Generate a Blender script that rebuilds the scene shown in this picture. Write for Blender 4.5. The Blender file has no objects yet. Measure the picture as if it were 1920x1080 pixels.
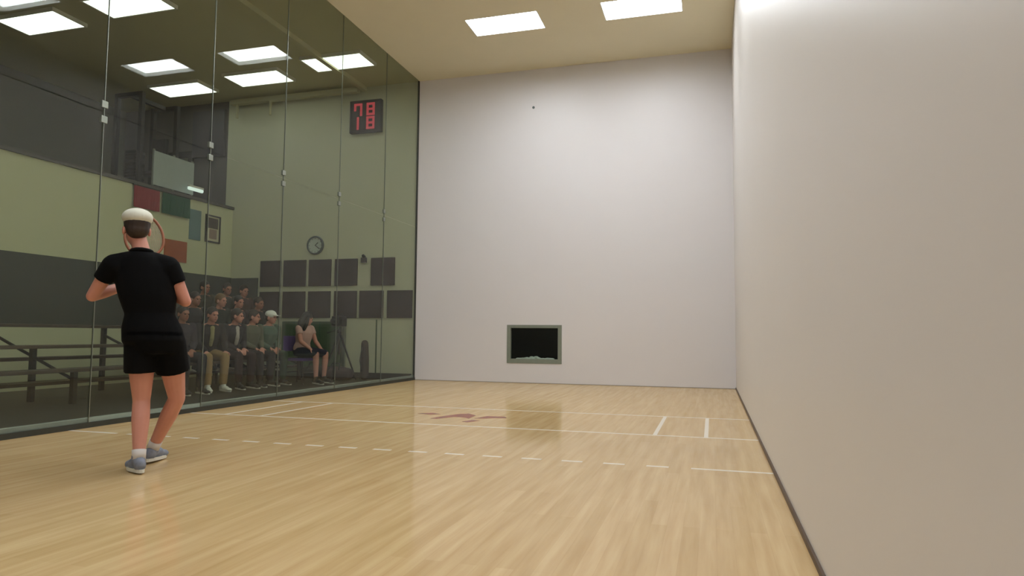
import bpy, bmesh, math, random
from mathutils import Vector, Matrix
random.seed(7)
sc = bpy.context.scene
COL = sc.collection
PI = math.pi
V = Vector

# ------------------------------------------------------------------ materials
def lin(r, g, b):
    f = lambda c: (c/255/12.92) if c/255 <= .04045 else ((c/255+.055)/1.055)**2.4
    return (f(r), f(g), f(b), 1)

def mat(name, rgb, rough=.6, metal=0, var=.08, scale=18, bump=0, spec=.5, coat=0):
    m = bpy.data.materials.new(name); m.use_nodes = True
    nt = m.node_tree; n = nt.nodes; b = n['Principled BSDF']
    b.inputs['Roughness'].default_value = rough
    b.inputs['Metallic'].default_value = metal
    b.inputs['Specular IOR Level'].default_value = spec
    b.inputs['Coat Weight'].default_value = coat
    tc = n.new('ShaderNodeTexCoord'); no = n.new('ShaderNodeTexNoise')
    no.inputs['Scale'].default_value = scale; no.inputs['Detail'].default_value = 3
    nt.links.new(tc.outputs['Object'], no.inputs['Vector'])
    c = lin(*rgb)
    mx = n.new('ShaderNodeMix'); mx.data_type = 'RGBA'
    mx.inputs[6].default_value = tuple(max(0, x*(1-var)) for x in c[:3])+(1,)
    mx.inputs[7].default_value = tuple(min(1, x*(1+var)) for x in c[:3])+(1,)
    nt.links.new(no.outputs['Fac'], mx.inputs[0])
    nt.links.new(mx.outputs[2], b.inputs['Base Color'])
    if bump:
        bp = n.new('ShaderNodeBump'); bp.inputs['Strength'].default_value = bump
        bp.inputs['Distance'].default_value = .002
        nt.links.new(no.outputs['Fac'], bp.inputs['Height'])
        nt.links.new(bp.outputs['Normal'], b.inputs['Normal'])
    return m

def emit(name, rgb, s):
    m = bpy.data.materials.new(name); m.use_nodes = True
    nt = m.node_tree; nt.nodes.clear()
    e = nt.nodes.new('ShaderNodeEmission'); o = nt.nodes.new('ShaderNodeOutputMaterial')
    e.inputs[0].default_value = lin(*rgb); e.inputs[1].default_value = s
    nt.links.new(e.outputs[0], o.inputs[0])
    return m

def glass(name, tint, gloss=1.0, film=0):
    """thin sheet glass: tinted see-through plus a mirror share that grows towards grazing angles"""
    m = bpy.data.materials.new(name); m.use_nodes = True
    nt = m.node_tree; n = nt.nodes; n.clear(); l = nt.links
    out = n.new('ShaderNodeOutputMaterial'); mx = n.new('ShaderNodeMixShader')
    tr = n.new('ShaderNodeBsdfTransparent'); gl = n.new('ShaderNodeBsdfGlossy')
    tr.inputs[0].default_value = tint; gl.inputs['Roughness'].default_value = .015
    ge = n.new('ShaderNodeNewGeometry'); dt = n.new('ShaderNodeVectorMath'); dt.operation = 'DOT_PRODUCT'
    l.new(ge.outputs['Incoming'], dt.inputs[0]); l.new(ge.outputs['Normal'], dt.inputs[1])
    def mth(op, a, bv=None):
        x = n.new('ShaderNodeMath'); x.operation = op; l.new(a, x.inputs[0])
        if bv is not None: x.inputs[1].default_value = bv
        return x.outputs[0]
    a = mth('ABSOLUTE', dt.outputs['Value'])
    inv = n.new('ShaderNodeMath'); inv.operation = 'SUBTRACT'; inv.inputs[0].default_value = 1; l.new(a, inv.inputs[1])
    p = mth('POWER', inv.outputs[0], 5); p = mth('MULTIPLY', p, .96); p = mth('ADD', p, .04); p = mth('MULTIPLY', p, gloss)
    l.new(p, mx.inputs[0]); l.new(tr.outputs[0], mx.inputs[1]); l.new(gl.outputs[0], mx.inputs[2])
    if film:      # dusty film; its diffuse haze also stands in for reflected court light
        df = n.new('ShaderNodeBsdfDiffuse'); df.inputs[0].default_value = (.8, .82, .76, 1); m2 = n.new('ShaderNodeMixShader')
        tc = n.new('ShaderNodeTexCoord'); no = n.new('ShaderNodeTexNoise'); no.inputs['Scale'].default_value = .9; no.inputs['Detail'].default_value = 2
        l.new(tc.outputs['Object'], no.inputs['Vector']); k = mth('MULTIPLY', no.outputs['Fac'], film*2)
        l.new(k, m2.inputs[0]); l.new(mx.outputs[0], m2.inputs[1]); l.new(df.outputs[0], m2.inputs[2]); l.new(m2.outputs[0], out.inputs[0])
    else: l.new(mx.outputs[0], out.inputs[0])
    return m

def varnish(m, col):
    """lacquered surface: diffuse colour under a clear gloss whose mirror share levels off at grazing angles"""
    nt = m.node_tree; n = nt.nodes; l = nt.links
    df = n.new('ShaderNodeBsdfDiffuse'); gl = n.new('ShaderNodeBsdfGlossy'); gl.inputs['Roughness'].default_value = .1
    l.new(col, df.inputs[0])
    ge = n.new('ShaderNodeNewGeometry'); dt = n.new('ShaderNodeVectorMath'); dt.operation = 'DOT_PRODUCT'
    l.new(ge.outputs['Incoming'], dt.inputs[0]); l.new(ge.outputs['Normal'], dt.inputs[1])
    def mth(op, a, bv):
        x = n.new('ShaderNodeMath'); x.operation = op
        if a is None: pass
        else: l.new(a, x.inputs[0])
        x.inputs[1].default_value = bv; return x
    a = mth('ABSOLUTE', dt.outputs['Value'], 0)
    inv = n.new('ShaderNodeMath'); inv.operation = 'SUBTRACT'; inv.inputs[0].default_value = 1; l.new(a.outputs[0], inv.inputs[1])
    p = mth('POWER', inv.outputs[0], 5); p = mth('MULTIPLY', p.outputs[0], .96); p = mth('ADD', p.outputs[0], .04); p = mth('MINIMUM', p.outputs[0], .45)
    ms = n.new('ShaderNodeMixShader'); l.new(p.outputs[0], ms.inputs[0]); l.new(df.outputs[0], ms.inputs[1]); l.new(gl.outputs[0], ms.inputs[2])
    l.new(ms.outputs[0], n['Material Output'].inputs['Surface']); n.remove(n['Principled BSDF'])
    return m

def wood_floor():
    m = bpy.data.materials.new('maple strip floor'); m.use_nodes = True
    nt = m.node_tree; n = nt.nodes; l = nt.links
    tc = n.new('ShaderNodeTexCoord'); mp = n.new('ShaderNodeMapping')
    mp.inputs['Rotation'].default_value = (0, 0, PI/2)
    l.new(tc.outputs['Object'], mp.inputs['Vector'])
    br = n.new('ShaderNodeTexBrick')
    br.inputs['Color1'].default_value = lin(220, 191, 144); br.inputs['Color2'].default_value = lin(212, 182, 133)
    br.inputs['Mortar'].default_value = lin(206, 176, 129)
    br.inputs['Scale'].default_value = 1; br.inputs['Brick Width'].default_value = 1.3
    br.inputs['Row Height'].default_value = .076; br.inputs['Mortar Size'].default_value = .0007
    br.offset = .37; br.offset_frequency = 2
    l.new(mp.outputs[0], br.inputs['Vector'])
    m2 = n.new('ShaderNodeMapping'); m2.inputs['Scale'].default_value = (9, .55, 1)
    l.new(tc.outputs['Object'], m2.inputs['Vector'])
    no = n.new('ShaderNodeTexNoise'); no.inputs['Scale'].default_value = 2.2; no.inputs['Detail'].default_value = 5
    l.new(m2.outputs[0], no.inputs['Vector'])
    rp = n.new('ShaderNodeValToRGB'); rp.color_ramp.elements[0].color = lin(236, 228, 216); rp.color_ramp.elements[1].color = (1, 1, 1, 1)
    rp.color_ramp.elements[0].position = .3; rp.color_ramp.elements[1].position = .7
    l.new(no.outputs['Fac'], rp.inputs[0])
    mx = n.new('ShaderNodeMix'); mx.data_type = 'RGBA'; mx.blend_type = 'MULTIPLY'; mx.inputs[0].default_value = 1
    l.new(br.outputs['Color'], mx.inputs[6]); l.new(rp.outputs[0], mx.inputs[7])
    return varnish(m, mx.outputs[2])

def fabric_mix(name, rgb, rgb2, rough=.55):
    return mat(name, rgb, rough, var=.15, scale=30)

M = {}
M['wall'] = mat('court panel white', (214, 210, 210), .42, var=.012, scale=1.2)
M['wall_r'] = mat('court panel white warm shade', (213, 207, 201), .42, var=.012, scale=1.2)  # same paint as the front wall, its weaker, warmer light put into the colour
M['ceil'] = mat('court ceiling cream', (226, 218, 190), .8, var=.02, scale=3)
M['gceil'] = mat('hall ceiling cream', (190, 186, 154), .85, var=.03, scale=3)
M['floor'] = wood_floor()
M['line'] = mat('white line paint', (240, 230, 212), .15, var=.02); varnish(M['line'], M['line'].node_tree.nodes['Mix'].outputs[2])
M['emblem'] = mat('faded red floor paint', (150, 78, 62), .15, var=.12, scale=9); varnish(M['emblem'], M['emblem'].node_tree.nodes['Mix'].outputs[2])
M['base'] = mat('dark brown base strip', (78, 56, 36), .5)
M['shadowline'] = mat('grey shadow gap strip', (150, 140, 128), .6)  # grey stands in for shade in the gap under the front wall
M['gfloor'] = mat('dark rubber floor', (44, 45, 42), .5, var=.12, scale=40)
M['gwall'] = mat('pale green plaster', (202, 202, 176), .75, var=.03, scale=2.5)
M['gwall2'] = mat('cream plaster', (206, 207, 172), .75, var=.03, scale=2.5)
M['dado'] = mat('dark grey green dado', (62, 68, 62), .6, var=.06, scale=6)
M['mezz'] = mat('dark grey paint', (88, 86, 82), .7, var=.06, scale=4)
M['mezz2'] = mat('grey paint', (112, 112, 100), .7, var=.06, scale=4)
M['maroon'] = mat('maroon grey felt panel', (50, 37, 36), .85, var=.15, scale=25)
M['glass'] = glass('court wall glass', (.87, .89, .85, 1), 0.75, .006)
M['gfit'] = mat('brushed aluminium', (150, 156, 146), .35, .8)
M['rail'] = mat('dark rail', (44, 46, 38), .5)
M['green'] = mat('dark green vinyl', (38, 84, 60), .55)
M['matgreen'] = mat('dull green vinyl mat', (70, 92, 66), .55)
M['red'] = mat('dark red cloth', (142, 36, 46), .8)
M['bgreen'] = mat('dark green cloth', (24, 84, 60), .8)
M['blue'] = mat('grey blue print', (104, 134, 138), .5, var=.25, scale=6)
M['orange'] = mat('orange board', (172, 88, 48), .6, var=.15, scale=8)
M['pale'] = mat('pale grey panel', (170, 180, 178), .5)
M['cream'] = mat('cream card', (206, 200, 170), .6)
M['black'] = mat('matt black', (14, 14, 15), .6)
M['dark'] = mat('dark grey metal', (40, 40, 42), .45, .3)
M['frame'] = mat('grey green hatch frame', (126, 132, 120), .45, .2)
M['hatch'] = mat('black lining', (8, 9, 8), .9)
M['hglass'] = glass('hatch glass', (.9, .93, .9, 1), .8)
M['white'] = mat('white plastic', (225, 225, 218), .5)
M['crump'] = mat('crumpled grey white cloth', (188, 194, 184), .8, var=.2, scale=25, bump=.6)
M['clockface'] = mat('pale clock face', (190, 200, 190), .5)
M['clockrim'] = mat('dark grey clock rim', (70, 80, 80), .4)
M['plank'] = mat('dark varnished plank', (70, 60, 48), .45, var=.2, scale=7)
M['steel'] = mat('dark steel', (48, 50, 48), .4, .6)
M['purple'] = mat('purple vinyl', (92, 66, 140), .55)
M['skin'] = mat('skin', (196, 136, 118), .5, var=.06, scale=14)
M['skin2'] = mat('skin tanned', (164, 112, 90), .5, var=.06, scale=14)
M['hair_d'] = mat('dark brown hair', (44, 30, 22), .5, var=.4, scale=60)
M['hair_b'] = mat('black hair', (14, 12, 12), .4, var=.4, scale=60)
M['hair_l'] = mat('light brown hair', (110, 84, 56), .5, var=.3, scale=60)
M['eye'] = mat('eye dark', (22, 18, 16), .2)
M['lip'] = mat('lip', (160, 84, 76), .45)
M['shirtblack'] = mat('black jersey', (8, 8, 9), .9, var=.2, scale=40, spec=.15)
M['shortsblack'] = mat('black shorts cloth', (7, 7, 8), .9, var=.2, scale=40, spec=.15)
M['sock'] = mat('white sock', (205, 200, 195), .85)
M['shoegrey'] = mat('blue grey shoe mesh', (120, 126, 140), .7, var=.3, scale=40)
M['shoewhite'] = mat('white shoe', (215, 215, 205), .6)
M['shoedark'] = mat('dark shoe', (40, 40, 42), .6)
M['bronze'] = mat('bronze racquet frame', (140, 88, 62), .35, .3)
M['string'] = mat('pale racquet string', (170, 150, 128), .5)
M['red_led'] = emit('red led', (255, 92, 104), .42)
M['court_lamp'] = emit('court lamp', (243, 249, 255), 29.5)
M['court_lamp_dim'] = emit('court lamp dim', (243, 249, 255), 28)
M['hall_lamp'] = emit('hall lamp', (246, 255, 244), 3.3)
M['strip_lamp'] = emit('strip lamp', (235, 255, 245), 1.0)
M['cream_cloth'] = mat('off white cloth', (205, 204, 188), .85, var=.1, scale=20)
CLOTH = {}
def cloth(rgb):
    if rgb not in CLOTH: CLOTH[rgb] = mat('cloth %d %d %d' % rgb, tuple(int(c*.8) if max(rgb) < 140 else c for c in rgb), .85, var=.12, scale=25)
    return CLOTH[rgb]

# ------------------------------------------------------------------ helpers
def bx(bm, lo, hi):
    x0, y0, z0 = lo; x1, y1, z1 = hi
    v = [bm.verts.new(p) for p in ((x0,y0,z0),(x1,y0,z0),(x1,y1,z0),(x0,y1,z0),(x0,y0,z1),(x1,y0,z1),(x1,y1,z1),(x0,y1,z1))]
    for f in ((3,2,1,0),(4,5,6,7),(0,1,5,4),(1,2,6,5),(2,3,7,6),(3,0,4,7)): bm.faces.new([v[i] for i in f])

def frame_of(d):
    d = d.normalized(); u = V((0,0,1)) if abs(d.z) < .95 else V((0,1,0))
    x = d.cross(u).normalized(); y = x.cross(d)
    return Matrix((x, y, d)).transposed()

def bar(bm, a, b, ra, rb=None, n=10):
    a, b = V(a), V(b); rb = ra if rb is None else rb
    R = frame_of(b-a)
    r0 = [bm.verts.new(a+R@V((math.cos(2*PI*i/n)*ra, math.sin(2*PI*i/n)*ra, 0))) for i in range(n)]
    r1 = [bm.verts.new(b+R@V((math.cos(2*PI*i/n)*rb, math.sin(2*PI*i/n)*rb, 0))) for i in range(n)]
    for i in range(n): bm.faces.new((r0[i], r0[(i+1)%n], r1[(i+1)%n], r1[i]))
    bm.faces.new(r0[::-1]); bm.faces.new(r1)

def ball(bm, c, r, R=None, n=12):
    if not hasattr(r, '__len__'): r = (r, r, r)
    mtx = Matrix.Translation(V(c)) @ (R.to_4x4() if R else Matrix()) @ Matrix.Diagonal((*r, 1))
    bmesh.ops.create_uvsphere(bm, u_segments=n, v_segments=max(6, n*2//3), radius=1, matrix=mtx)

def limb(bm, pts, rad):
    for i, p in enumerate(pts):
        ball(bm, p, rad[i])
        if i: bar(bm, pts[i-1], p, rad[i-1], rad[i], 14)

def loft(bm, secs, n=20):
    """secs: (centre, lateral unit vector, forward unit vector, half width, half depth)"""
    rings = []
    for c, lx, fy, w, d in secs:
        rings.append([bm.verts.new(V(c)+lx*(math.cos(2*PI*i/n)*w)+fy*(math.sin(2*PI*i/n)*d)) for i in range(n)])
    for a, b in zip(rings, rings[1:]):
        for i in range(n): bm.faces.new((a[i], a[(i+1)%n], b[(i+1)%n], b[i]))
    bm.faces.new(rings[0][::-1]); bm.faces.new(rings[-1])

def obj(name, bm, m=None, parent=None, smooth=False, bevel=0):
    bmesh.ops.recalc_face_normals(bm, faces=bm.faces)
    me = bpy.data.meshes.new(name); bm.to_mesh(me); bm.free()
    o = bpy.data.objects.new(name, me); COL.objects.link(o)
    if m: me.materials.append(m)
    if parent: o.parent = parent
    if smooth:
        for p in me.polygons: p.use_smooth = True
    if bevel:
        md = o.modifiers.new('bevel', 'BEVEL'); md.width = bevel; md.segments = 2; md.limit_method = 'ANGLE'
    return o

def fused(name, bm, m, parent=None, vox=.01, sm=3):
    """one continuous surface out of overlapping closed shapes"""
    o = obj(name, bm, m, parent)
    md = o.modifiers.new('fuse', 'REMESH'); md.mode = 'VOXEL'; md.voxel_size = vox; md.use_smooth_shade = True
    s = o.modifiers.new('even', 'SMOOTH'); s.factor = .5; s.iterations = sm
    dg = bpy.context.evaluated_depsgraph_get(); dg.update()
    me = bpy.data.meshes.new_from_object(o.evaluated_get(dg))
    o.modifiers.clear(); old = o.data; o.data = me; bpy.data.meshes.remove(old)
    if not me.materials: me.materials.append(m)
    for p in me.polygons: p.use_smooth = True
    return o

def box(name, lo, hi, m, parent=None, bevel=0):
    b = bmesh.new(); bx(b, lo, hi); return obj(name, b, m, parent, bevel=bevel)

def tag(o, label, cat, group=None):
    o['label'] = label; o['category'] = cat
    if group: o['group'] = group
    return o
def thing(name, label, cat, loc=(0,0,0), rz=0, group=None):
    o = bpy.data.objects.new(name, None); COL.objects.link(o)
    o.location = loc; o.rotation_euler = (0, 0, rz); o.empty_display_size = .1
    return tag(o, label, cat, group)
def structure(o): o['kind'] = 'structure'; return o
def struct_empty(name):
    o = bpy.data.objects.new(name, None); COL.objects.link(o); return structure(o)
def copy_thing(root, loc, label):
    r = root.copy(); COL.objects.link(r); r.location = loc; r['label'] = label
    for ch in list(root.children):
        c = ch.copy(); COL.objects.link(c); c.parent = r
        for g in list(ch.children):
            d = g.copy(); COL.objects.link(d); d.parent = c
    return r

FT = .3048
W, H, YB = 10*FT, 20*FT, -13.2
GX = -7.5            # face of the hall side wall
MX = -10.6           # rear of the upper gallery
T = .012

# ------------------------------------------------------------------ court shell
fl = structure(box('floor', (-W-.02, YB, -.05), (W, 0, 0), M['floor']))
def line(x0, y0, x1, y1):
    box('court_line', (x0, y0, -.0005), (x1, y1, .0012), M['line'], fl)
lw = .038
line(-W+.01, -20*FT, W-.012, -20*FT+lw)                     # short line
line(-W+.01, -15*FT, W-.012, -15*FT+lw)                     # service line
for s in (1, -1):
    for d in (18*.0254, 36*.0254):
        x = s*(W-d); line(x-lw/2, -20*FT+lw, x+lw/2, -15*FT)
    a, b = sorted((s*(W-.012), s*(W-.012-21*.0254)))
    line(a, -25*FT, b, -25*FT+lw)
x = W-.012-21*.0254-.1524
while x > -W+.75:
    line(x-.1524, -25*FT, x, -25*FT+lw); x -= .3048
# red emblem between the two service lines: two spread wings
def poly(bm, pts, z0=-.0005, z1=.0012):
    a = [bm.verts.new((x, y, z0)) for x, y in pts]; b = [bm.verts.new((x, y, z1)) for x, y in pts]
    bm.faces.new(a[::-1]); bm.faces.new(b)
    for i in range(len(pts)): j = (i+1) % len(pts); bm.faces.new((a[i], a[j], b[j], b[i]))
e = bmesh.new()
poly(e, [(-.30,-5.62),(-.22,-5.64),(-.10,-5.40),(.03,-5.42),(.10,-5.50),(.08,-5.20),(-.06,-5.06),(-.16,-5.16),(-.24,-5.38)])
poly(e, [(.17,-5.60),(.12,-5.76),(.20,-5.80),(.27,-5.62)])
poly(e, [(.15,-5.46),(.22,-5.22),(.42,-5.20),(.48,-5.32),(.36,-5.36),(.28,-5.42)])
poly(e, [(-.62,-5.24),(-.44,-5.30),(-.34,-5.22),(-.48,-5.14)])
obj('floor_emblem', e, M['emblem'], fl)

# front wall with the viewing hatch
hx0, hx1, hz0, hz1 = -1.13, -.055, .375, 1.105
wf = bmesh.new()
for lo, hi in (((-W, 0, 0), (hx0, .25, H)), ((hx1, 0, 0), (W+.25, .25, H)), ((hx0, 0, 0), (hx1, .25, hz0)), ((hx0, 0, hz1), (hx1, .25, H))):
    bx(wf, lo, hi)
wfo = structure(obj('wall_front', wf, M['wall']))
b = bmesh.new(); bar(b, (-.63, .002, 5.335), (-.63, -.006, 5.335), .026, n=16); obj('wall_plug', b, M['clockrim'], wfo)
box('shadow_gap_strip', (-W, -.006, 0), (W, 0, .012), M['shadowline'], wfo)  # thin strip coloured as the shadow line where wall meets floor
win = struct_empty('window_1')
f = bmesh.new(); fw = .075
bx(f, (hx0, -.012, hz0), (hx0+fw, .06, hz1)); bx(f, (hx1-fw, -.012, hz0), (hx1, .06, hz1))
bx(f, (hx0+fw, -.012, hz1-fw*.8), (hx1-fw, .06, hz1)); bx(f, (hx0+fw, -.012, hz0), (hx1-fw, .06, hz0+fw*1.1))
obj('window_frame', f, M['frame'], win, bevel=.004)
box('window_pane', (hx0+fw-.01, .03, hz0+fw), (hx1-fw+.01, .036, hz1-fw*.7), M['hglass'], win)
f = bmesh.new()                                             # dark camera niche behind the pane
bx(f, (hx0-.3, .26, hz0-.05), (hx0-.28, 1.3, hz1+.2)); bx(f, (hx1+.28, .26, hz0-.05), (hx1+.3, 1.3, hz1+.2))
bx(f, (hx0-.3, 1.28, hz0-.05), (hx1+.3, 1.3, hz1+.2)); bx(f, (hx0-.3, .26, hz1+.18), (hx1+.3, 1.3, hz1+.2))
bx(f, (hx0-.3, .26, hz0-.05), (hx1+.3, 1.3, hz0-.03))
obj('window_niche', f, M['hatch'], win)
f = bmesh.new()
for i in range(16):
    x = -.94+i*.045; ball(f, (x, .12+random.uniform(-.02, .02), hz0+.07+random.uniform(0, .025)*(1.6 if 3 < i < 10 else .6)), (.05, .05, .03))
fused('window_ledge_cloth', f, M['crump'], win, .01, 2)

wr = structure(box('wall_right', (W, YB, 0), (W+.25, 0, H), M['wall_r']))
structure(box('baseboard_right', (W-.012, YB, 0), (W, 0, .028), M['base']))
structure(box('wall_back', (GX, YB-.2, 0), (W, YB, H), M['wall']))

# court ceiling with recessed lamps
LX = [-.6, 1.65]; LY = [-2.0, -4.9, -7.9, -10.9]; lx, ly = .62, .32
c = bmesh.new()
ys = sorted([0, YB]+[y+s*ly for y in LY for s in (-1, 1)]); xs = sorted([-W, W]+[x+s*lx for x in LX for s in (-1, 1)])
for yi in range(len(ys)-1):
    for xi in range(len(xs)-1):
        if yi % 2 == 1 and xi % 2 == 1: continue
        bx(c, (xs[xi], ys[yi], H), (xs[xi+1], ys[yi+1], H+.2))
structure(obj('ceiling', c, M['ceil']))
cl0 = None
side = ['over the front left', 'over the front right']
for yi, y in enumerate(LY):
    for xi, x in enumerate(LX):
        lab = 'recessed court ceiling lamp %s, %s from the front wall' % (('on the glass wall side', 'on the solid wall side')[xi], ('nearest', 'second row', 'third row', 'fourth row')[yi])
        if cl0 is None:
            cl0 = thing('ceiling_lamp', lab, 'lamp', (x, y, H), 0, 'recessed lamps in the court ceiling')
            b = bmesh.new()
            for lo, hi in (((-lx, -ly, .0), (-lx+.015, ly, .09)), ((lx-.015, -ly, .0), (lx, ly, .09)), ((-lx+.015, -ly, 0), (lx-.015, -ly+.015, .09)), ((-lx+.015, ly-.015, 0), (lx-.015, ly, .09))): bx(b, lo, hi)
            obj('lamp_housing', b, M['white'], cl0)
            box('lamp_diffuser', (-lx+.015, -ly+.015, .075), (lx-.015, ly-.015, .09), M['court_lamp'], cl0)
            dim = [ch for ch in cl0.children if ch.name.startswith('lamp_diffuser')][0].data.copy(); dim.materials[0] = M['court_lamp_dim']
        else:
            r = copy_thing(cl0, (x, y, H), lab)
            if yi:
                for ch in r.children:
                    if ch.name.startswith('lamp_diffuser'): ch.data = dim

# ------------------------------------------------------------------ glass side wall
gw = struct_empty('wall_left')
ysg = [0, -1.45, -3.0, -4.48, -5.92, -7.4, -8.85, -10.3, -11.7, YB]
for z0, z1 in ((.05, 3.06), (3.07, H)):
    for a, bb in zip(ysg, ysg[1:]):
        box('glass_pane', (-W-T, bb+.003, z0), (-W, a-.003, z1), M['glass'], gw)
for y in ysg[1:-1]:
    box('glass_joint', (-W-T-.001, y-.003, .05), (-W+.001, y+.003, H), M['gfit'], gw)
    for z in (2.99, 3.14):
        box('glass_clamp', (-W-T-.01, y-.035, z-.035), (-W+.008, y+.035, z+.035), M['gfit'], gw, .004)
box('bottom_rail', (-W-.05, YB, 0), (-W+.008, 0, .05), M['rail'], gw)
box('sill_strip', (-W-.07, YB, .05), (-W-T, -.01, .09), M['pale'], gw)
box('corner_post', (-W-.03, -.03, 0), (-W, 0, H), M['rail'], gw)

# ------------------------------------------------------------------ hall beyond the glass
structure(box('floor_hall', (MX, YB, -.06), (-W-.07, 0, 0), M['gfloor']))
we = structure(box('wall_far', (GX-.2, 0, 0), (-W, .25, H), M['gwall']))
box('wall_seam', (-3.93, -.004, .1), (-3.9, 0, 1.2), M['matgreen'], we)
structure(box('wall_side', (GX-.2, YB, 0), (GX, 0, 3.62), M['gwall2']))
structure(box('baseboard_far', (GX, -.02, 0), (-W-.07, 0, .12), M['rail']))
structure(box('trim_1', (GX, YB, 1.0), (GX+.03, -.0, 2.11), M['dado']))       # dado on the side wall
structure(box('trim_2', (GX+.03, -.025, 1.0), (-6.78, 0, 2.1), M['dado']))    # dado returning on the far wall
structure(box('trim_3', (GX-.25, YB, 3.62), (GX+.04, 0, 3.68), M['mezz']))    # edge of the gallery
structure(box('floor_gallery', (MX, YB, 3.5), (GX-.2, 0, 3.62), M['mezz']))
structure(box('wall_gallery_back', (MX-.2, YB, 0), (MX, .25, H), M['mezz2']))
structure(box('wall_gallery_end', (MX, 0, 0), (GX-.2, .25, H), M['mezz']))
structure(box('ceiling_hall', (MX, YB, H), (-W, 0, H+.2), M['gceil']))
structure(box('wall_hall_back', (MX, YB-.2, 0), (GX, YB, H), M['gwall2']))
structure(box('trim_4', (-4.36, YB, H-.09), (-4.26, -.0, H), M['gceil']))     # ceiling joist towards the far wall
structure(box('trim_5', (GX, -.22, H-.16), (-4.36, -.1, H-.06), M['gceil']))  # beam along the far wall
t6 = bmesh.new()
for x in (-7.35, -6.5): bar(t6, (x, -.16, H-.46), (x, -.16, H-.14), .03, n=12)
structure(obj('trim_6', t6, M['gceil']))                                      # pipe drops under the beam
d1 = struct_empty('door_1'); d1.location = (-9.05, 0, 3.62)
f = bmesh.new()
bx(f, (-.45, -.05, 0), (-.33, 0, 1.25)); bx(f, (.33, -.05, 0), (.45, 0, 1.25)); bx(f, (-.45, -.05, 1.25), (.45, 0, 1.4))
obj('door_frame', f, M['black'], d1); box('door_leaf', (-.33, -.03, 0), (.33, 0, 1.25), M['mezz2'], d1)

# hall lights
hl0 = None
for yi, yy in enumerate((-1.0, -4.2, -7.4)):
    for xi, x in enumerate((-8.05, -6.08, -4.1)):
        y = yy-(0, .12, .42)[xi]
        lab = 'rectangular hall ceiling light, %s from the glass wall, %s row from far wall' % (('third', 'second', 'first')[xi], ('nearest', 'second', 'third')[yi])
        if hl0 is None:
            hl0 = thing('fluorescent_light', lab, 'light', (x, y, H), 0, 'fluorescent panels on the hall ceiling')
            b = bmesh.new()
            for lo, hi in (((-.64, -.32, -.06), (-.61, .32, 0)), ((.61, -.32, -.06), (.64, .32, 0)), ((-.61, -.32, -.06), (.61, -.29, 0)), ((-.61, .29, -.06), (.61, .32, 0))): bx(b, lo, hi)
            obj('light_frame', b, M['white'], hl0)
            box('light_diffuser', (-.61, -.29, -.055), (.61, .29, -.045), M['hall_lamp'], hl0)
        else: copy_thing(hl0, (x, y, H), lab)

# maroon panels on the far wall
pn = [('upper', x, 1.905, w) for x, w in ((-6.72, .52), (-6.14, .55), (-5.52, .535), (-4.9, .53))]
pn += [('lower', x, 1.235, w) for x, w in ((-6.72, .52), (-6.14, .55), (-5.52, .535), (-4.9, .53), (-4.31, .545), (-3.68, .56))]
words = ['first', 'second', 'third', 'fourth', 'fifth', 'sixth']
k = {'upper': 0, 'lower': 0}
for row, x, z, w in pn:
    o = box('wall_panel', (0, -.03, 0), (w, 0, .56), M['maroon'], bevel=.006); o.location = (x, 0, z)
    tag(o, 'dark maroon square wall panel, %s from the left in the %s row' % (words[k[row]], row), 'wall panel', 'maroon panels on the far wall'); k[row] += 1
o = box('wall_panel', (0, -.03, 0), (.54, 0, .57), M['maroon'], bevel=.006); o.location = (-4.06, 0, 1.90)
tag(o, 'lone dark maroon panel set apart at right, beside the small dark box', 'wall panel', 'maroon panels on the far wall')

# clock
ck = thing('wall_clock', 'round wall clock with dark rim above the maroon panels', 'clock', (-5.38, 0, 2.77))
b = bmesh.new(); n = 32
prof = [(.165, 0), (.2, 0), (.2, -.035), (.185, -.05), (.165, -.045)]
rings = [[b.verts.new((r*math.cos(2*PI*i/n), y, r*math.sin(2*PI*i/n))) for i in range(n)] for r, y in prof]
for j in range(len(prof)):
    for i in range(n): b.faces.new((rings[j][i], rings[j][(i+1)%n], rings[(j+1)%len(prof)][(i+1)%n], rings[(j+1)%len(prof)][i]))
obj('clock_rim', b, M['clockrim'], ck, True)
b = bmesh.new(); bar(b, (0, -.0, 0), (0, -.025, 0), .166, n=32); obj('clock_face', b, M['clockface'], ck)
for a, L in ((2.2, .13), (.9, .09)):
    b = bmesh.new(); bar(b, (0, -.03, 0), (L*math.sin(a), -.03, L*math.cos(a)), .008); obj('clock_hand', b, M['black'], ck)
for i in range(12):
    a = i*PI/6; b = bmesh.new(); bar(b, (.135*math.sin(a), -.027, .135*math.cos(a)), (.155*math.sin(a), -.027, .155*math.cos(a)), .005); obj('hour_mark', b, M['black'], ck)
# small box
sb = thing('alarm_box', 'small dark box on the far wall left of the lone maroon panel', 'box', (-4.22, 0, 2.37))
box('box_body', (-.06, -.06, 0), (.06, 0, .11), M['dark'], sb, .006); b = bmesh.new(); ball(b, (0, -.06, .14), (.035, .03, .035)); bar(b, (0, -.02, .09), (0, -.02, .15), .03); obj('box_dome', b, M['dark'], sb, True)

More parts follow.
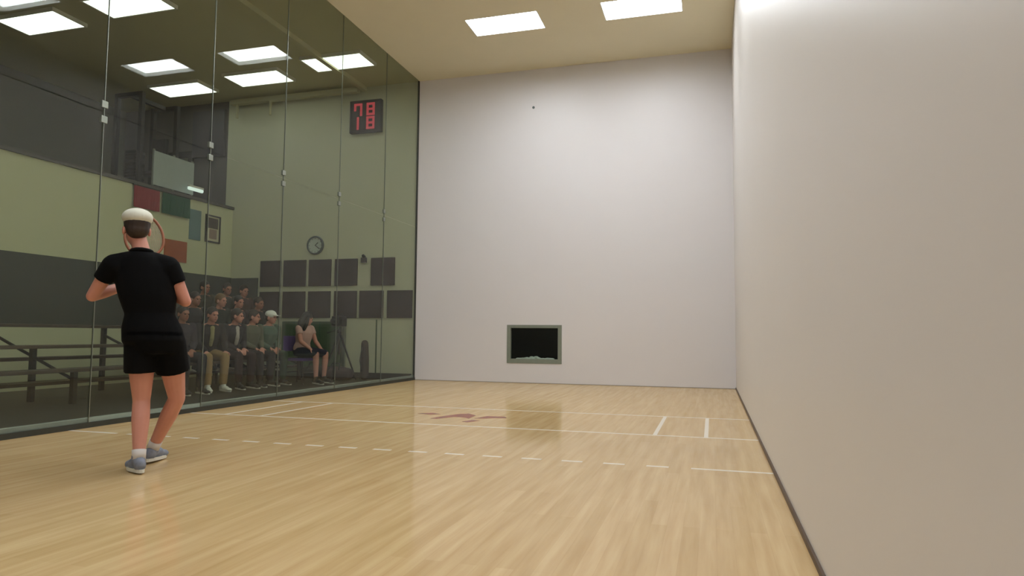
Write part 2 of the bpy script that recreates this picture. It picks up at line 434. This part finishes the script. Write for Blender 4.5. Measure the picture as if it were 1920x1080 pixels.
# scoreboard
sbd = thing('scoreboard', 'black scoreboard with glowing red digits high on the far wall', 'scoreboard', (-4.23, 0, 5.44))
box('scoreboard_case', (-.34, -.09, -.32), (.34, 0, .32), M['black'], sbd, .01)
f = bmesh.new()
for lo, hi in (((-.36, -.1, .3), (.36, -.0, .34)), ((-.36, -.1, -.34), (.36, 0, -.3)), ((-.36, -.1, -.3), (-.33, 0, .3)), ((.33, -.1, -.3), (.36, 0, .3))): bx(f, lo, hi)
obj('scoreboard_frame', f, M['dark'], sbd)
SEG = {'a': ((-.07, .11), (.07, .11)), 'b': ((.07, .11), (.07, 0)), 'c': ((.07, 0), (.07, -.11)), 'd': ((-.07, -.11), (.07, -.11)), 'e': ((-.07, 0), (-.07, -.11)), 'f': ((-.07, .11), (-.07, 0)), 'g': ((-.07, 0), (.07, 0))}
DIG = {'1': 'bc', '8': 'abcdefg', '0': 'abcdef', '7': 'abcf', '6': 'acdefg'}
for ch, x, z in (('7', -.17, .145), ('8', .12, .145), ('1', -.24, -.145), ('8', .12, -.145)):
    b = bmesh.new()
    for s in DIG[ch]:
        (x0, z0), (x1, z1) = SEG[s]; r = .024
        bx(b, (x+min(x0, x1)-r, -.1, z+min(z0, z1)-r), (x+max(x0, x1)+r, -.09, z+max(z0, z1)+r))
    obj('digit', b, M['red_led'], sbd)

# banners, posters on the side wall
def banner(name, y0, y1, z0, z1, m, label):
    b = bmesh.new(); n = 10; fr, bk = [], []
    for i in range(n+1):
        y = y0+(y1-y0)*i/n; dx = .012*math.sin(i*1.3)
        fr.append((b.verts.new((GX+.05+dx, y, z0)), b.verts.new((GX+.045, y, z1)))); bk.append((b.verts.new((GX+.042+dx, y, z0)), b.verts.new((GX+.037, y, z1))))
    for i in range(n):
        b.faces.new((fr[i][0], fr[i+1][0], fr[i+1][1], fr[i][1])); b.faces.new((bk[i][1], bk[i+1][1], bk[i+1][0], bk[i][0]))
        b.faces.new((fr[i][1], fr[i+1][1], bk[i+1][1], bk[i][1])); b.faces.new((fr[i+1][0], fr[i][0], bk[i][0], bk[i+1][0]))
    for i in (0, n): b.faces.new((fr[i][0], fr[i][1], bk[i][1], bk[i][0]))
    t = thing(name, label, 'banner')
    obj('banner_cloth', b, m, t)
    bb = bmesh.new(); bar(bb, (GX+.045, y0-.03, z1+.01), (GX+.045, y1+.03, z1+.01), .012); obj('banner_rod', bb, M['dark'], t)
banner('banner', -2.05, -1.33, 3.2, 3.6, M['bgreen'], 'dark green cloth banner hanging below the gallery edge')
banner('banner', -2.72, -2.12, 3.2, 3.6, M['red'], 'dark red cloth banner hanging left of the green one')
tag(box('poster', (GX, -1.29, 2.80), (GX+.012, -.97, 3.42), M['blue']), 'grey blue poster on the cream wall left of the framed picture', 'poster')
pf = thing('framed_picture', 'framed picture with dark top on the cream wall near the corner', 'picture', (GX, -.62, 2.81))
f = bmesh.new()
for lo, hi in (((0, -.22, 0), (.03, -.19, .58)), ((0, .19, 0), (.03, .22, .58)), ((0, -.19, 0), (.03, .19, .03)), ((0, -.19, .55), (.03, .19, .58))): bx(f, lo, hi)
obj('picture_frame', f, M['dark'], pf)
box('picture_print', (0, -.19, .03), (.012, .19, .55), M['cream'], pf); box('picture_image', (.012, -.15, .3), (.016, .15, .52), M['plank'], pf)
box('picture_caption', (.012, -.1, .08), (.016, .12, .28), mat('pinkish print', (150, 128, 116), .6), pf)
tag(box('sign_board', (GX, -1.92, 2.30), (GX+.02, -1.34, 2.72), M['orange']), 'plain orange board low on the cream wall above the dark dado', 'sign')

# gallery contents
gp = thing('guard_panel', 'pale grey guard panel standing at the gallery edge above the green banner', 'panel', (GX-.1, -1.6, 3.68))
box('panel_sheet', (-.02, -.55, .06), (0, .5, .72), M['pale'], gp)
for y in (-.53, -.02, .48):
    box('panel_post', (-.05, y-.02, 0), (-.02, y+.02, .76), M['gfit'], gp)
ls = thing('strip_light', 'small bright strip light just above the gallery edge', 'light', (GX+.02, -1.17, 3.8))
box('strip_housing', (-.04, -.2, .06), (.03, .2, .1), M['white'], ls); b = bmesh.new(); bar(b, (0, -.19, .03), (0, .19, .03), .035); obj('strip_tube', b, M['strip_lamp'], ls, True)
ex = thing('exercise_machine', 'tall dark exercise machine frame on the gallery above the red banner', 'exercise machine', (GX-.7, -1.75, 3.62))
f = bmesh.new()
for y in (-.45, .45):
    for x in (-.3, .3): bx(f, (x-.04, y-.04, 0), (x+.04, y+.04, 1.95))
    bx(f, (-.3, y-.04, 1.87), (.3, y+.04, 1.95)); bx(f, (-.34, y-.04, 0), (.34, y+.04, .08))
bx(f, (-.04, -.45, 1.87), (.04, .45, 1.95)); obj('machine_frame', f, M['black'], ex)
f = bmesh.new()
for i in range(12): bx(f, (-.12, -.38, .12+i*.06), (.12, -.14, .172+i*.06))
obj('weight_stack', f, M['dark'], ex); box('machine_seat', (-.18, .05, .45), (.18, .38, .53), M['black'], ex, .02); box('machine_back_pad', (-.18, .3, .55), (.18, .4, 1.25), M['dark'], ex, .02)
tag(box('gallery_screen', (-8.6, -.08, 4.85), (-7.75, -.002, 5.9), mat('dark violet grey screen', (70, 68, 74), .5)), 'dark grey screen on the gallery end wall above the doorway', 'screen')

# gym mat leaning on the far wall
gm = thing('gym_mat', 'dull green gym mat upright against the far wall below the panels', 'mat', (-5.3, -.09, 0))
box('mat_body', (-.75, -.06, .02), (.62, .05, 1.16), M['matgreen'], gm, .02)
f = bmesh.new()
for x in (-.3, .16): bx(f, (x-.012, -.064, .04), (x+.012, -.058, 1.14))
obj('mat_seam', f, M['green'], gm)
b = bmesh.new(); bx(b, (-.03, -.03, 0), (.03, .03, 1.22)); tag(obj('wall_post', b, M['gfit']), 'pale narrow post at the right edge of the green gym mat', 'post').location = (-4.62, -.06, 0)

# ------------------------------------------------------------------ bleacher
BX, BR = -5.1, .7
bl = thing('bleacher', 'dark three-row bleacher along the hall side wall holding the crowd', 'bleacher', (0, 0, 0))
y0, y1 = -9.2, -.7
for i in range(3):
    x = BX-BR*i; z = .45+.28*i
    box('seat_plank', (x-.13, y0, z-.045), (x+.13, y1, z), M['plank'], bl, .008)
    if i: box('foot_plank', (x+.2, y0, .28*i-.04), (x+.53, y1, .28*i), M['plank'], bl, .008)
    for y in (y0+.2, -7.5, -5.8, -4.1, -2.4, y1-.2):
        box('bleacher_leg', (x-.03, y-.03, 0), (x+.03, y+.03, z-.045), M['steel'], bl)
for y in (y0+.2, -7.5, -5.8, -4.1, -2.4, y1-.2):
    b = bmesh.new(); bar(b, (BX, y, .3), (BX-2*BR, y, .86), .02); obj('bleacher_brace', b, M['steel'], bl)

# ------------------------------------------------------------------ people
def head_matrix(fwd, up=V((0,0,1))):
    f = V(fwd).normalized(); x = f.cross(up).normalized(); u = x.cross(f)
    return Matrix((x, f, u)).transposed()

def hand(bm, wrist, d, pn, side, curl=.5, s=1.0):
    """d: direction of the palm, pn: palm normal (the way the fingers curl), side: +1 right hand"""
    d = V(d).normalized(); pn = V(pn); pn = (pn-d*pn.dot(d)).normalized(); lat = d.cross(pn)*side
    w = V(wrist); R = Matrix((lat, pn, d)).transposed()
    ball(bm, w+d*.045*s, (.038*s, .016*s, .052*s), R, 12)
    for j, (o, L) in enumerate(((-.03, .072), (-.0105, .08), (.0105, .076), (.03, .06))):
        p = w+d*.08*s+lat*o*s; a = curl
        q = p+(d*math.cos(a)+pn*math.sin(a))*L*.42*s
        a2 = curl*2; r = q+(d*math.cos(a2)+pn*math.sin(a2))*L*.33*s
        a3 = curl*2.8; t = r+(d*math.cos(a3)+pn*math.sin(a3))*L*.28*s
        limb(bm, [p, q, r, t], [.0098*s, .0092*s, .0085*s, .0075*s])
    p = w+d*.025*s-lat*.03*s; q = p+(d*.6-lat*.75+pn*.25)*.04*s; r = q+(d*.85-lat*.2+pn*.45)*.034*s
    limb(bm, [p, q, r], [.013*s, .0105*s, .009*s])

def build_person(name, label, loc, rz, J, skin, top, legs, hair, shoes, vox=.008, bulk=1.0, female=False, sleeve=1.0, leglen=1.0, hat=None, long_hair=False, look=(0,1,-.1), curl=.5, inner=None, ponytail=False, group=None, palm=((0,0,-1),(0,0,-1)), hdir=None, socks=False, band=None, collar=False):
    t = thing(name, label, 'person', loc, rz, group)
    P, C, N, HD = V(J['pelvis']), V(J['chest']), V(J['neck']), V(J['head'])
    sl, sr = V(J['sh_l']), V(J['sh_r']); hl, hr = V(J['hip_l']), V(J['hip_r'])
    el, er, wl, wr = V(J['el_l']), V(J['el_r']), V(J['wr_l']), V(J['wr_r'])
    kl, kr, al, ar = V(J['kn_l']), V(J['kn_r']), V(J['an_l']), V(J['an_r'])
    tl, tr = V(J['toe_l']), V(J['toe_r'])
    lt = (sr-sl).normalized(); lp = (hr-hl).normalized()
    def secs(inf=0.0, upto=7):
        up1 = (C-P).normalized(); f0 = lp.cross(V((0,0,1)))*-1
        f0 = up1.cross(lp).normalized(); f1 = up1.cross(lt).normalized(); up2 = (N-C).normalized(); f2 = up2.cross(lt).normalized()
        s = bulk; wa = .128 if female else .142; sh = .145 if female else .165
        L = [(P-up1*.09, lp, f0, .12*s+inf, .09*s+inf), (P, lp, f0, .168*s+inf, .118*s+inf), (P+up1*.09, lp, f0, .158*s+inf, .112*s+inf),
             (P.lerp(C, .52), lp, f0, wa*s+inf, .098*s+inf), (P.lerp(C, .85), lt, f1, .152*s+inf, .112*s+inf), (C+up1*.05, lt, f1, .16*s+inf, .112*s+inf),
             (C.lerp(N, .62), lt, f2, sh*s+inf, .085*s+inf), (C.lerp(N, .86), lt, f2, .105*s+inf, .068*s+inf), (N, lt, f2, .06+inf*.6, .058+inf*.6)]
        return L
    hm = head_matrix(look)
    # body: one continuous surface
    b = bmesh.new()
    L = secs(); loft(b, L)
    limb(b, [N-(N-C)*.12, N+(HD-N)*.45, HD-V((0,0,.03))], [.058, .05, .055])
    at = lambda x, y, z: HD+hm@V((x, y, z))
    ball(b, at(0, -.012, .028), (.074, .094, .086), hm, 16); ball(b, at(0, .022, -.035), (.06, .07, .072), hm, 14)
    ball(b, at(0, .052, -.082), (.034, .032, .028), hm, 10); ball(b, at(0, .095, -.022), (.0135, .02, .024), hm, 8)
    ball(b, at(0, .078, .022), (.05, .016, .012), hm, 10)
    for s in (-1, 1): ball(b, at(s*.077, -.01, -.012), (.011, .022, .034), hm, 10)
    for sh, e, w, s in ((sl, el, wl, -1), (sr, er, wr, 1)):
        m = sh.lerp(e, .5); fm = e.lerp(w, .28)
        limb(b, [sh, m, e, fm, w], [.047*bulk, .045*bulk, .038, .04, .026]); limb(b, [N.lerp(C, .12), sh], [.038, .04])
        d = (w-e).normalized() if hdir is None else V(hdir[0 if s < 0 else 1])
        hand(b, w, d, palm[0 if s < 0 else 1], s, curl)
    for h, k_, a in ((hl, kl, al), (hr, kr, ar)):
        limb(b, [h, h.lerp(k_, .5), k_, k_.lerp(a, .32), a, a-V((0, 0, .03))], [.086*bulk, .074*bulk, .054, .056, .034, .034])
    body = fused('body', b, skin, t, vox, 3)
    # top
    b = bmesh.new(); loft(b, [x for x in secs(.02)[1:9]])
    for sh, e, w in ((sl, el, wl), (sr, er, wr)):
        pts = [sh.lerp(C, .25), sh]; rd = [.07*bulk, .07*bulk]
        if sleeve <= .6:
            pts.append(sh.lerp(e, sleeve)); rd.append(.062*bulk)
        else:
            pts += [sh.lerp(e, .5), e, e.lerp(w, .5), e.lerp(w, .93)]; rd += [.06*bulk, .053, .048, .038]
        limb(b, pts, rd) if sleeve > .6 else (limb(b, [pts[0], sh+(C-sh)*.06-V((0, 0, .008))], [.066*bulk, .064*bulk]), limb(b, [N.lerp(C, .12), sh], [.05, .058*bulk]), bar(b, sh, pts[2], .063*bulk, .06*bulk, 16))
    tp = fused('shirt', b, top, t, max(vox, .009), 4)
    if inner:
        b = bmesh.new(); f1 = (C-P).normalized().cross(lt).normalized()
        for i in range(6):
            q = N.lerp(P, .1+.09*i); ball(b, q+f1*(.075+.02*min(i, 3))*bulk, (.05-.004*i, .04, .05), None, 8)
        fused('shirt_front', b, inner, tp, .009, 2)
    if collar:
        b = bmesh.new(); n = 18; upv = (HD-N).normalized()
        for i in range(n):
            a0, a1 = 2*PI*i/n, 2*PI*(i+1)/n
            bar(b, N+lt*.062*math.cos(a0)+upv.cross(lt)*.06*math.sin(a0)-upv*.005, N+lt*.062*math.cos(a1)+upv.cross(lt)*.06*math.sin(a1)-upv*.005, .016, n=8)
        fused('collar', b, top, tp, .007, 2)
    # trousers or shorts
    b = bmesh.new(); ls_ = secs(.02); loft(b, ls_[0:3])
    for h, k_, a in ((hl, kl, al), (hr, kr, ar)):
        if leglen < .6:
            m = h.lerp(k_, leglen*1.18); limb(b, [h], [.1*bulk]); bar(b, h, m, .102*bulk, .103*bulk, 18)
        elif leglen < .9:
            limb(b, [h, h.lerp(k_, .5), k_.lerp(h, .05)], [.1*bulk, .088*bulk, .072])
        else:
            limb(b, [h, h.lerp(k_, .5), k_, k_.lerp(a, .35), a.lerp(k_, .1)], [.1*bulk, .088*bulk, .068, .068, .058])
    fused('shorts' if leglen < .9 else 'trousers', b, legs, t, max(vox, .009), 4)
    # shoes
    for a, to in ((al, tl), (ar, tr)):
        d = (to-a); d = V((d.x, d.y, 0)).normalized(); lat = V((d.y, -d.x, 0)); gz = to.z
        R = Matrix((lat, d, V((0, 0, 1)))).transposed()
        b = bmesh.new(); base = V((a.x, a.y, 0)); hz = a.z-.09
        slope = (gz-hz)
        pt = lambda y, z: base+d*y+V((0, 0, hz+slope*max(0, min(1, (y+.03)/.18))+z))
        ball(b, pt(-.035, .05), (.037, .045, .045), R); ball(b, pt(.0, .075), (.042, .05, .04), R); ball(b, pt(.07, .048), (.043, .07, .042), R); ball(b, pt(.145, .036), (.046, .065, .03), R)
        limb(b, [pt(0, .07), pt(.01, .1)], [.042, .043])
        sh = fused('shoe', b, shoes, t, .008, 3)
        b = bmesh.new(); n = 20
        out = [(.044*math.cos(2*PI*i/n)*(1 if math.sin(2*PI*i/n) > 0 else .88), .06+.145*math.sin(2*PI*i/n)) for i in range(n)]
        lo = [b.verts.new(pt(y, .004)+lat*x) for x, y in out]; hi = [b.verts.new(pt(y, .026)+lat*x*1.03) for x, y in out]
        b.faces.new(lo[::-1]); b.faces.new(hi)
        for i in range(n): b.faces.new((lo[i], lo[(i+1)%n], hi[(i+1)%n], hi[i]))
        obj('shoe_sole', b, M['shoewhite'], sh)
        if socks:
            b = bmesh.new(); kk = kl if a is al else kr
            bar(b, a-V((0, 0, .01)), a.lerp(kk, .14), .041, .043, 16); obj('sock', b, M['sock'], t, True)
    # hair, hat, face
    b = bmesh.new()
    ball(b, at(0, -.022, .04), (.083, .098, .094), hm, 16); ball(b, at(0, -.045, -.005), (.074, .066, .07), hm, 14)
    if long_hair:
        limb(b, [at(0, -.075, .02), at(0, -.1, -.09), at(0, -.095, -.2), at(0, -.08, -.3)], [.06, .07, .066, .045])
        for s in (-1, 1): limb(b, [at(s*.072, -.03, 0), at(s*.08, -.04, -.12), at(s*.07, -.05, -.22)], [.024, .034, .026])
    if ponytail:
        limb(b, [at(0, -.1, .05), at(0, -.14, .02), at(0, -.145, -.06), at(0, -.12, -.13)], [.026, .032, .028, .012])
    fused('hair', b, hair, t, .008, 2)
    if hat:
        b = bmesh.new(); ball(b, at(0, -.012, .052), (.09, .106, .08), hm, 18); ball(b, at(0, .1, .045), (.066, .075, .012), hm, 14)
        fused('cap', b, hat, t, .008, 2)
    if band:
        b = bmesh.new(); ball(b, at(0, -.02, .08), (.096, .113, .066), head_matrix(hm@V((0, 1, .16))), 24)
        fused('headscarf', b, band, t, .008, 2)
    for s in (-1, 1):
        b = bmesh.new(); ball(b, at(s*.031, .079, .004), (.0135, .009, .008), hm, 8); obj('eye', b, M['eye'], t, True)
    b = bmesh.new(); ball(b, at(0, .083, -.066), (.024, .009, .0075), hm, 8); obj('mouth', b, M['lip'], t, True)
    return t

def seated(label, x, y, floor, seat, rz, top, legs, hair, lean=.08, skin=None, hands='knees', dz=0, **kw):
    s = seat-floor; zk = s+.065
    J = dict(pelvis=(0, 0, s+.125), chest=(0, lean, s+.43), neck=(0, lean*1.5, s+.60), head=(0, lean*1.8+.03, s+.735+dz),
        sh_l=(-.175, lean*1.3, s+.545), sh_r=(.175, lean*1.3, s+.545), hip_l=(-.09, .02, s+.115), hip_r=(.09, .02, s+.115),
        kn_l=(-.13, .44, zk+.02), kn_r=(.13, .43, zk+.02), an_l=(-.12, .42, .1), an_r=(.13, .44, .1), toe_l=(-.15, .6, 0), toe_r=(.16, .62, 0))
    if hands == 'knees': J.update(el_l=(-.205, lean+.1, s+.3), el_r=(.205, lean+.1, s+.3), wr_l=(-.15, lean+.27, s+.17), wr_r=(.15, lean+.27, s+.17))
    elif hands == 'lap': J.update(el_l=(-.205, lean+.04, s+.3), el_r=(.205, lean+.04, s+.3), wr_l=(-.075, lean+.2, s+.2), wr_r=(.075, lean+.2, s+.2))
    else: J.update(el_l=(-.23, lean+.16, s+.3), el_r=(.23, lean+.16, s+.3), wr_l=(-.06, lean+.3, s+.36), wr_r=(.06, lean+.3, s+.36))
    kw.setdefault('look', (random.uniform(-.6, .15), 1, -.1))
    return build_person('person', label, (x, y, floor), rz, J, skin or M['skin2'], top, legs, hair, kw.pop('shoes', M['shoedark']), group='spectators beside the court', **kw)

E90 = -PI/2
R1, R2, R3 = BX+.04, BX-BR+.04, BX-2*BR+.04
G = cloth
seated('seated person in dark jacket over pale yellow shirt, khaki trousers and white shoes', R1, -3.55, 0, .45, E90-.45, G((40,38,40)), G((150,122,82)), M['hair_d'], lean=.12, shoes=M['shoewhite'], inner=G((150,142,100)), skin=M['skin'])
seated('seated person in dark jacket and pale shirt, left of the one in olive green', R1, -3.02, 0, .45, E90-.2, G((38,36,44)), G((54,30,36)), M['hair_d'], lean=.1, inner=G((176,168,160)), skin=M['skin'], hands='lap')
seated('seated person in olive green top and dark trousers beside the white cap', R1, -2.52, 0, .45, E90-.15, G((112,114,92)), G((40,32,34)), M['hair_d'], lean=.06, skin=M['skin'], hands='lap')
seated('seated person in white cap, grey green hooded top and green trousers', R1, -2.1, 0, .45, E90-.3, G((98,124,106)), G((42,74,54)), M['hair_d'], lean=.1, hat=M['white'], skin=M['skin'], hands='lap', bulk=1.12)
seated('seated person in dark violet top at the left end, behind the player', R1, -4.12, 0, .45, E90-.3, G((62,54,66)), G((44,44,50)), M['hair_d'], lean=.05, hands='lap')
seated('person in black top, second row, above the khaki trousers', R2, -3.1, .28, .73, E90-.35, G((40,42,42)), G((40,40,44)), M['hair_d'], lean=.06, hands='lap')
seated('person in dark green top with light hair in the second row', R2, -2.55, .28, .73, E90-.3, G((50,60,50)), G((48,44,40)), M['hair_l'], lean=.1, hands='lap', skin=M['skin'])
seated('person in dark plum top with pale scarf front in the second row', R2, -2.02, .28, .73, E90-.3, G((58,46,50)), G((38,38,42)), M['hair_b'], lean=.06, inner=G((150,140,138)), hands='lap', skin=M['skin'])
seated('person in black jacket, second row, directly behind the white cap', R2, -1.48, .28, .73, E90-.3, G((34,38,36)), G((40,36,36)), M['hair_d'], lean=.08, hands='lap')
seated('person in dark olive top in the top row, leftmost of the three', R3, -2.05, .56, 1.01, E90-.35, G((70,68,54)), G((50,48,44)), M['hair_b'], lean=.04, hands='lap')
seated('person in grey brown top in the top row, middle of the three', R3, -1.5, .56, 1.01, E90-.35, G((76,70,62)), G((44,42,42)), M['hair_d'], lean=.08, hands='lap')
seated('person in reddish brown top in the top row, nearest the maroon panels', R3, -.95, .56, 1.01, E90-.35, G((92,66,58)), G((44,40,40)), M['hair_d'], lean=.04, hands='lap', skin=M['skin'])
seated('long black haired person in pinkish top and navy shorts on the purple chair', -4.58, -1.62, 0, .46, E90-.1, G((196,158,150)), G((24,24,54)), M['hair_b'], lean=.05, long_hair=True, female=True, sleeve=.45, leglen=.8, skin=M['skin'], look=(-1, .35, -.3), dz=-.02)

# chairs
def chair(name, label, x, y, rz, seatm, framem, sh=.46, bh=.86):
    t = thing(name, label, 'chair', (x, y, 0), rz)
    box('seat', (-.22, -.2, sh-.05), (.22, .22, sh-.005), seatm, t, .015); box('backrest', (-.22, -.245, sh+.12), (.22, -.215, bh), seatm, t, .012)
    for sx in (-1, 1):
        b = bmesh.new(); bar(b, (sx*.2, -.23, bh-.02), (sx*.2, -.225, sh-.05), .012); bar(b, (sx*.2, -.225, sh-.05), (sx*.21, -.26, 0), .012); obj('leg', b, framem, t)
        b = bmesh.new(); bar(b, (sx*.2, .19, sh-.04), (sx*.21, .23, 0), .012); obj('leg', b, framem, t)
    b = bmesh.new(); bar(b, (-.2, .21, .2), (.2, .21, .2), .009); bar(b, (-.2, -.24, .2), (.2, -.24, .2), .009); obj('stretcher', b, framem, t)
    return t
chair('chair', 'purple padded chair under the long black haired person', -4.58, -1.62, E90-.1, M['purple'], M['steel'])
ub = thing('upright_bag', 'tall narrow dark brown bag standing upright near the glass corner', 'bag', (-3.84, -.6, 0))
b = bmesh.new(); limb(b, [(0, 0, .1), (.005, 0, .4), (-.005, 0, .72)], [.085, .08, .07]); fused('bag_body', b, mat('dark brown bag cloth', (58, 46, 42), .7), ub, .012, 3)
b = bmesh.new(); limb(b, [(-.02, -.08, .2), (-.03, -.13, .4), (-.02, -.07, .66)], [.012]*3); obj('bag_strap', b, M['black'], ub, True)

# camera tripod and bags
tp = thing('tripod', 'dark tripod standing in front of the far wall', 'tripod', (-4.36, -.68, 0))
for a in (PI*1.02, PI*.1, -PI*.5):
    b = bmesh.new(); limb(b, [(0, 0, .95), (.36*math.cos(a), .24*math.sin(a), .02)], [.02, .014]); obj('leg', b, M['dark'], tp, True)
b = bmesh.new(); bar(b, (0, 0, .5), (0, 0, 1.04), .018); obj('column', b, M['dark'], tp, True)
b = bmesh.new(); ball(b, (0, 0, .95), (.04, .04, .05)); obj('collar', b, M['dark'], tp, True)
b = bmesh.new(); limb(b, [(0, 0, 1.0), (-.2, -.12, .92)], [.01, .01]); obj('pan_handle', b, M['black'], tp, True)
vc = thing('video_camera', 'black video camera mounted on the dark tripod', 'camera', (-4.36, -.68, 1.05))
box('camera_body', (-.09, -.16, 0), (.08, .14, .2), M['dark'], vc, .015)
b = bmesh.new(); bar(b, (0, -.26, .1), (0, -.16, .1), .055, .06, 18); obj('camera_lens', b, M['black'], vc, True)
box('camera_screen', (.08, -.1, .04), (.095, .08, .14), M['black'], vc); b = bmesh.new(); limb(b, [(0, -.12, .2), (0, -.1, .25), (0, .08, .25), (0, .1, .2)], [.012]*4); obj('camera_handle', b, M['black'], vc, True)
def bag(label, x, y, L, m, rz=0):
    t = thing('duffel_bag', label, 'bag', (x, y, 0), rz)
    b = bmesh.new(); limb(b, [(-L/2, 0, .13), (-L*.2, 0, .14), (L*.25, 0, .135), (L/2, 0, .13)], [.115, .13, .13, .115]); fused('bag_body', b, m, t, .012, 3)
    b = bmesh.new(); limb(b, [(-L*.22, -.1, .2), (-L*.15, -.04, .33), (L*.15, -.04, .33), (L*.22, -.1, .2)], [.012]*4); obj('bag_strap', b, M['black'], t, True)
bag('dark plum duffel bag on the hall floor under the tripod', -4.4, -.68, .5, mat('plum bag cloth', (58, 44, 48), .8))
bag('dark green black duffel bag on the floor left of the tripod', -5.0, -.55, .42, mat('green black bag cloth', (36, 42, 34), .8), .2)

# ------------------------------------------------------------------ the player
PO = (-.97, -8.81, 0)
J = dict(pelvis=(.01, -.01, .85), chest=(-.05, .02, 1.2), neck=(-.09, .01, 1.455), head=(-.125, .05, 1.605),
    sh_l=(-.25, .03, 1.37), sh_r=(.08, -.02, 1.37), hip_l=(-.065, 0, .83), hip_r=(.1, 0, .83),
    el_l=(-.37, .14, 1.15), el_r=(.19, .0, 1.125), wr_l=(-.13, .30, 1.26), wr_r=(.03, .23, 1.24),
    kn_l=(-.05, .02, .455), kn_r=(.165, .1, .455), an_l=(-.05, -.1, .095), an_r=(.03, .27, .10), toe_l=(-.09, .05, 0), toe_r=(.10, .43, 0.0))
build_person('person', 'player seen from behind in black polo shirt, black shorts and white headscarf', PO, math.radians(44.2), J, M['skin'], M['shirtblack'], M['shortsblack'], M['hair_d'], M['shoegrey'],
    vox=.0065, female=True, bulk=1.04, sleeve=.5, leglen=.42, look=(-.12, 1, -.12), curl=.9, ponytail=False, socks=True, band=M['cream_cloth'], collar=True,
    palm=((1, 0, .2), (-1, 0, .2)), hdir=((.15, .35, 1), (-.15, .4, 1)))
# racquet held up in front of the player's chest
rq = thing('racquet', 'bronze framed racquet held upright in front of the player', 'racquet', PO, math.radians(44.2))
gp0, gp1 = V((-.035, .335, 1.22)), V((-.06, .385, 1.42))
ax = (gp1-gp0).normalized(); lat = V((1, .12, 0)); lat = (lat-ax*lat.dot(ax)).normalized()
b = bmesh.new(); bar(b, gp0-ax*.03, gp1-ax*.02, .016, .015, 12); obj('grip', b, M['black'], rq, True)
ctr = gp1+ax*.205; n = 40; rw, rh = .125, .165
pts = [ctr+lat*(rw*math.cos(2*PI*i/n))+ax*(rh*math.sin(2*PI*i/n)-.02*math.cos(2*PI*i/n)**2) for i in range(n)]
b = bmesh.new()
for i in range(n): limb(b, [pts[i], pts[(i+1)%n]], [.0105, .0105])
limb(b, [gp1-ax*.03, ctr-ax*.16], [.013, .013])
fused('racquet_frame', b, M['bronze'], rq, .005, 1)
b = bmesh.new()
for i in range(-8, 9):
    u = i/9; h = rh*math.sqrt(1-u*u)*.98; bar(b, ctr+lat*rw*u-ax*(h+.0), ctr+lat*rw*u+ax*h*.98, .0014, n=5)
for i in range(-11, 12):
    u = i/12; h = rw*math.sqrt(1-u*u)*.98; bar(b, ctr+ax*rh*u-lat*h, ctr+ax*rh*u+lat*h, .0014, n=5)
obj('racquet_strings', b, M['string'], rq)

# ------------------------------------------------------------------ world, camera, view
w = bpy.data.worlds.new('world'); sc.world = w; w.use_nodes = True
w.node_tree.nodes['Background'].inputs[0].default_value = (.02, .02, .02, 1)
cam = bpy.data.cameras.new('camera'); co = bpy.data.objects.new('camera', cam); COL.objects.link(co)
cam.sensor_fit = 'HORIZONTAL'; cam.sensor_width = 36; cam.lens = 1272.47*36/1920; cam.clip_start = .02; cam.clip_end = 100
yaw, pitch, roll = -.2862, .06886, .0082
fwd = V((math.sin(yaw)*math.cos(pitch), math.cos(yaw)*math.cos(pitch), math.sin(pitch))); right = V((math.cos(yaw), -math.sin(yaw), 0)); up = right.cross(fwd)
r2 = right*math.cos(roll)+up*math.sin(roll); u2 = up*math.cos(roll)-right*math.sin(roll)
m4 = Matrix((r2, u2, -fwd)).transposed().to_4x4(); m4.translation = V((2.6504, -12.5337, .9141)); co.matrix_world = m4
sc.camera = co
sc.view_settings.view_transform = 'Standard'; sc.view_settings.look = 'None'; sc.view_settings.gamma = 1; sc.view_settings.use_curve_mapping = False
sc.view_settings.exposure = -.06
